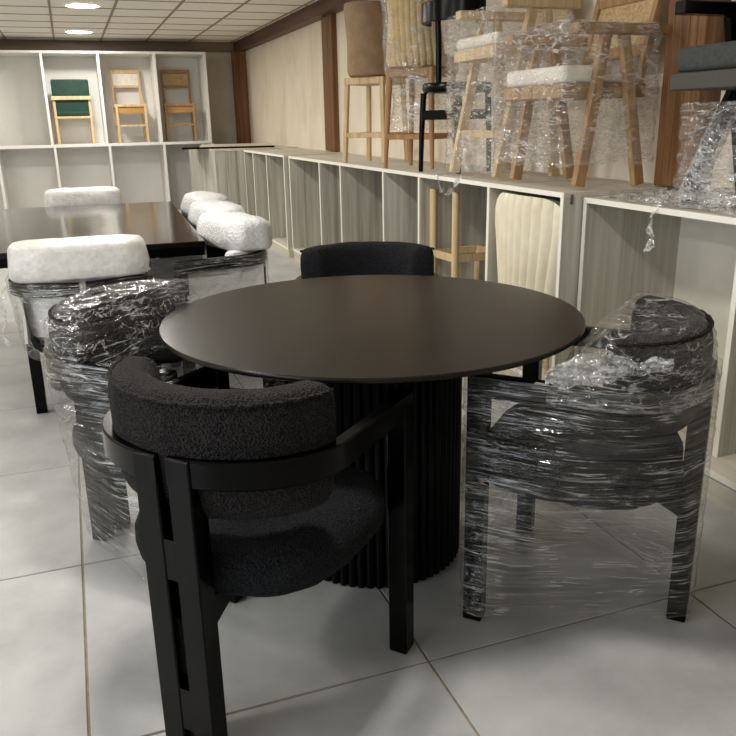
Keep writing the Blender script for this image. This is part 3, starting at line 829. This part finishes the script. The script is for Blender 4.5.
def aframe_chair(name, label, loc, rz, w, seat_z, arm_z, wood_m, cush_m, back_m, depth=0.46, back_top=0.80, cat='chair', foot_front=0.40, foot_rear=0.085, apron=None, back=True, thick=0.035, cush_h=0.075, top_front=0.29, top_rear=0.215):
    """chair on slanted A-shaped side frames; faces +y, origin at the back on the ground"""
    t = thing(name, label, cat, loc, rz)
    hw = w/2
    for s in (-1, 1):
        x = s*hw
        obj('front_leg', bar_bm((x, foot_front, 0.014), (x, top_front, arm_z-0.02), thick, 0.052, 0.003, up=(0, 1, 0), d2=0.045), wood_m, t)
        obj('rear_leg', bar_bm((x, foot_rear, 0.010), (x, top_rear, arm_z-0.02), thick, 0.052, 0.003, up=(0, 1, 0), d2=0.045), wood_m, t)
        obj('arm', box_bm(x-0.03, x+0.03, -0.06, depth+0.0, arm_z-0.022, arm_z+0.022, 0.005), wood_m, t)
    am = apron or wood_m
    obj('seat_frame', box_bm(-hw+thick/2, hw-thick/2, 0.0, depth+0.03, seat_z-0.058, seat_z, 0.004), am, t)
    obj('cushion', soft_box(-hw+0.025, hw-0.025, 0.01, depth+0.025, seat_z+0.001, seat_z+cush_h, 0.028), cush_m, t, True)
    if back:
        for s in (-1, 1):
            obj('back_upright', bar_bm((s*(hw-0.05), 0.03, seat_z-0.05), (s*(hw-0.05), -0.07, back_top), 0.03, 0.035, 0.003, up=(0, 1, 0)), wood_m, t)
        for zz in (seat_z+0.14, back_top-0.025):
            k = (zz-seat_z+0.05)/(back_top-seat_z+0.05)
            obj('back_rail', bar_bm((-hw+0.05, 0.03-0.10*k, zz), (hw-0.05, 0.03-0.10*k, zz), 0.03, 0.05, 0.003), wood_m, t)
        k0 = (seat_z+0.16-seat_z+0.05)/(back_top-seat_z+0.05)
        obj('back_panel', bar_bm((0, 0.03-0.10*k0, seat_z+0.16), (0, 0.03-0.10*0.95, back_top-0.045), w-0.13, 0.012, 0.002, up=(0, 1, 0)), back_m, t)
    return t

def aframe_film(t, w, depth, z0, z1, mat, seed, front_only=False, **kw):
    hw = w/2+0.028
    P = []
    for s in (-1, 1):
        for z in (z0, (z0+z1)/2, z1):
            P += [(s*hw, depth+0.035, z), (s*hw, -0.02, z)]
    n_ = int((z1-z0)/0.015)
    o = obj('stretch_film', film_bm(P, [z0+(z1-z0)*i/n_ for i in range(n_+1)], seed=seed, wrinkle=0.02, zfreq=20, off=0.0, **kw), mat, t, 'all', label='clear stretch film wrapped round the chair')
    return o

# oak lounge chair (feet at y 2.98 and 3.50), faces the room
cb = aframe_chair('lounge_chair', 'film-wrapped oak chair with a cream cushion, cane back and A-shaped legs', (2.405, 3.255, ZC), math.radians(90), 0.53, 0.44, 0.655, 'oak_dark', 'seat_cream', 'cane', depth=0.40, back_top=0.84, foot_front=0.335, foot_rear=0.02, top_front=0.24, top_rear=0.15)
aframe_film(cb, 0.56, 0.42, 0.10, 0.685, 'film_warm', 2.0, cap=False, hem=0.05)
# oak counter stool
ca = aframe_chair('counter_stool', 'film-wrapped oak counter stool with a cream seat and tall slanted legs', (2.42, 3.92, ZC), math.radians(90), 0.50, 0.655, 0.84, 'oak', 'seat_cream', 'oak', depth=0.36, back_top=0.90, foot_front=0.37, foot_rear=0.03, cat='stool', cush_h=0.06, top_front=0.20, top_rear=0.12)
obj('stretcher', box_bm(-0.25, 0.25, 0.30, 0.335, 0.205, 0.245, 0.003), 'oak', ca)
aframe_film(ca, 0.50, 0.38, 0.03, 0.83, 'film_warm', 5.0, cap=False, hem=0.03)
# black chair with grey seat on the near cabinet
cg = aframe_chair('lounge_chair', 'black-legged chair with a grey felt seat standing on the white-backed cabinet', (2.44, 2.16, 0.953), math.radians(90), 0.52, 0.468, 0.685, 'black_wood', 'seat_grey', 'black_wood', depth=0.39, back_top=0.84, foot_front=0.29, foot_rear=-0.0, top_front=-0.01, top_rear=0.16, apron='grey_frame', cush_h=0.085)
aframe_film(cg, 0.50, 0.30, 0.03, 0.37, 'film_warm', 7.0, cap=False, hem=0.02)
def leg_sleeve(p, q, r, mat, parent):
    P_, Q_ = Vector(p), Vector(q); rings_ = []
    for i in range(26):
        c_ = P_.lerp(Q_, i/25)
        rings_.append([(c_.x+math.cos(2*PI*k/20)*(r+noise.noise(Vector((k*0.9, i*0.9, r*9)))*0.006), c_.y+math.sin(2*PI*k/20)*(r*1.05+noise.noise(Vector((k*0.7, i*0.8, 4)))*0.006), c_.z) for k in range(20)])
    return obj('leg_wrap', loft_bm(rings_, True, False), mat, parent, 'all', label='crumpled clear film round the leg')
for s in (-1, 1):
    leg_sleeve((s*0.26, 0.286, 0.01), (s*0.26, 0.122, 0.36), 0.042, 'film_crumple', cg)

# ================================================================ IN THE BAYS OF THE LONG CABINET
cr = thing('channel_back_chair', 'cream velvet chair with a vertically channelled back stored in the cabinet bay', 'chair', (1.985, 3.258, 0.097), math.radians(-90))
CH = 9
def chan_pt(u, z):                     # u -1..1 across, bowed back panel that narrows downwards
    hw_ = 0.238+0.064*min(1, max(0, (z-0.34)/0.35))
    return (u*hw_, -0.045+0.055*u*u, z)
def chan_top(u): return 0.842-0.06*abs(u)**6
rr = []
for z in (0.33, 0.40, 0.5, 0.6, 0.7, 1.0):
    fr_ = [chan_pt(-0.985+1.97*k/28, min(z, chan_top(-0.985+1.97*k/28)-0.006)) for k in range(29)]
    rr.append([(x, y+0.004, zz) for x, y, zz in fr_]+[(x, y+0.045, zz) for x, y, zz in fr_[::-1]])
bkp = obj('back_shell', loft_bm(rr), 'cream_velvet', cr, True)
for k in range(CH):
    u0, u1 = -1+2*k/CH+0.004, -1+2*(k+1)/CH-0.004
    rg = []
    for q in (0.0, 0.15, 0.35, 0.55, 0.75, 0.9, 0.97, 1.0):
        ring = []
        for i in range(9):
            u = u0+(u1-u0)*i/8; zt = chan_top(u); z = 0.33+(zt-0.33)*q
            p_ = chan_pt(u, z); bulge = 0.017*math.sin(PI*i/8)**0.7*(1.0 if q < 0.95 else (0.6 if q < 0.99 else 0.1))
            ring.append((p_[0], p_[1]-bulge, z))
        u = (u0+u1)/2; ring.append((ring[4][0], ring[0][1]+0.008, ring[4][2]-0.004))
        rg.append(ring)
    obj('channel', loft_bm(rg), 'cream_velvet', bkp, True)
obj('seat', soft_box(-0.225, 0.225, -0.01, 0.34, 0.30, 0.40, 0.03), 'cream_velvet', cr, True)
for sx in (-1, 1):
    for y in (0.02, 0.30):
        obj('leg', tube_bm([(sx*0.20, y, 0), (sx*0.18, y, 0.31)], [0.011, 0.018], 10), 'oak', cr, True)

sf = thing('stool_frame', 'bare oak stool frame of round poles stored in the cabinet bay', 'stool', (2.17, 4.15, 0.097), math.radians(4))
for x, y, h_ in ((-0.12, 0.27, 0.785), (-0.12, 0.0, 0.785), (0.20, 0.27, 0.40), (0.20, 0.0, 0.40)):
    obj('pole', tube_bm([(x, y, 0), (x, y, h_-0.005), (x, y, h_)], [0.021, 0.021, 0.018], 14), 'oak', sf, True)
for a, b_ in (((-0.12, 0.27), (-0.12, 0.0)), ((0.20, 0.27), (0.20, 0.0)), ((-0.12, 0.27), (0.20, 0.27)), ((-0.12, 0.0), (0.20, 0.0))):
    obj('rail', bar_bm((*a, 0.40), (*b_, 0.40), 0.022, 0.045, 0.003), 'oak', sf)

# ================================================================ LOOSE FILM
def scrap(label, loc, sx, sy, h, seed, n=36):
    bm = bmesh.new(); vv = []
    for j in range(n+1):
        for i in range(n+1):
            u, v = i/n-0.5, j/n-0.5
            e = max(0, 1-(abs(u)*2)**3)*max(0, 1-(abs(v)*2)**3)
            z = abs(noise.noise(Vector((u*7+seed, v*7, 0.3)))+0.5*noise.noise(Vector((u*17, v*17+seed, 0.7))))*h*(0.25+e)+0.002
            vv.append(bm.verts.new((u*sx+noise.noise(Vector((u*6, v*6, seed)))*sx*0.12, v*sy+noise.noise(Vector((u*6+9, v*6, seed)))*sy*0.12, z)))
    for j in range(n):
        for i in range(n):
            k = j*(n+1)+i; bm.faces.new((vv[k], vv[k+1], vv[k+n+2], vv[k+n+1]))
    return tag(obj('film_scrap', bm, 'film_crumple', None, 'all', loc=loc), label, 'plastic film')
scrap('crumpled clear film lying on the white-backed cabinet by the grey-seat chair', (2.24, 2.42, 0.953), 0.34, 0.85, 0.06, 1.0)

def ribbon(name, label, path, wid, mat='film_crumple', wave=0.35):
    bm = bmesh.new(); rows = []
    P_ = [Vector(p) for p in path]; m_ = 14
    pts = []
    for i in range(len(P_)-1):
        for k in range(m_): pts.append(P_[i].lerp(P_[i+1], k/m_))
    pts.append(P_[-1])
    for i, p in enumerate(pts):
        a = i*0.22; d = Vector((math.sin(a)*wave, math.cos(a*0.7), 0.2*math.sin(a*1.3))).normalized()
        k_ = wid*(0.7+0.5*noise.noise(Vector((i*0.3, 0, wid*50))))
        rows.append([bm.verts.new(p + d*k_*(q-1) + Vector((0.25*k_*(q % 2), 0, 0))) for q in range(3)])
    for a, b_ in zip(rows, rows[1:]):
        for q in range(2): bm.faces.new((a[q], a[q+1], b_[q+1], b_[q]))
    return tag(obj(name, bm, mat, None, 'all'), label, 'plastic film')
ribbon('film_strip', 'twisted strip of clear film hanging from the edge of the white-backed cabinet', [(2.16, 2.46, 0.955), (2.06, 2.45, 0.962), (2.035, 2.445, 0.93), (2.035, 2.46, 0.87), (2.035, 2.44, 0.83), (2.035, 2.45, 0.79)], 0.026)
ribbon('film_strip', 'loop of clear film drooping over the edge of the long cabinet', [(2.06, 4.22, 0.985), (1.945, 4.18, 0.98), (1.935, 4.10, 0.90), (1.935, 4.02, 0.88), (1.935, 3.93, 0.93), (1.945, 3.90, 0.98), (2.04, 3.90, 0.985)], 0.028)
tail = ribbon('film_tail', '', [(-0.285, 0.08, 0.69), (-0.315, 0.05, 0.64), (-0.305, 0.06, 0.57), (-0.32, 0.04, 0.51), (-0.30, 0.05, 0.45)], 0.03)
tail.parent = w1; del tail['category']; tail['label'] = 'tangled tail of clear film'
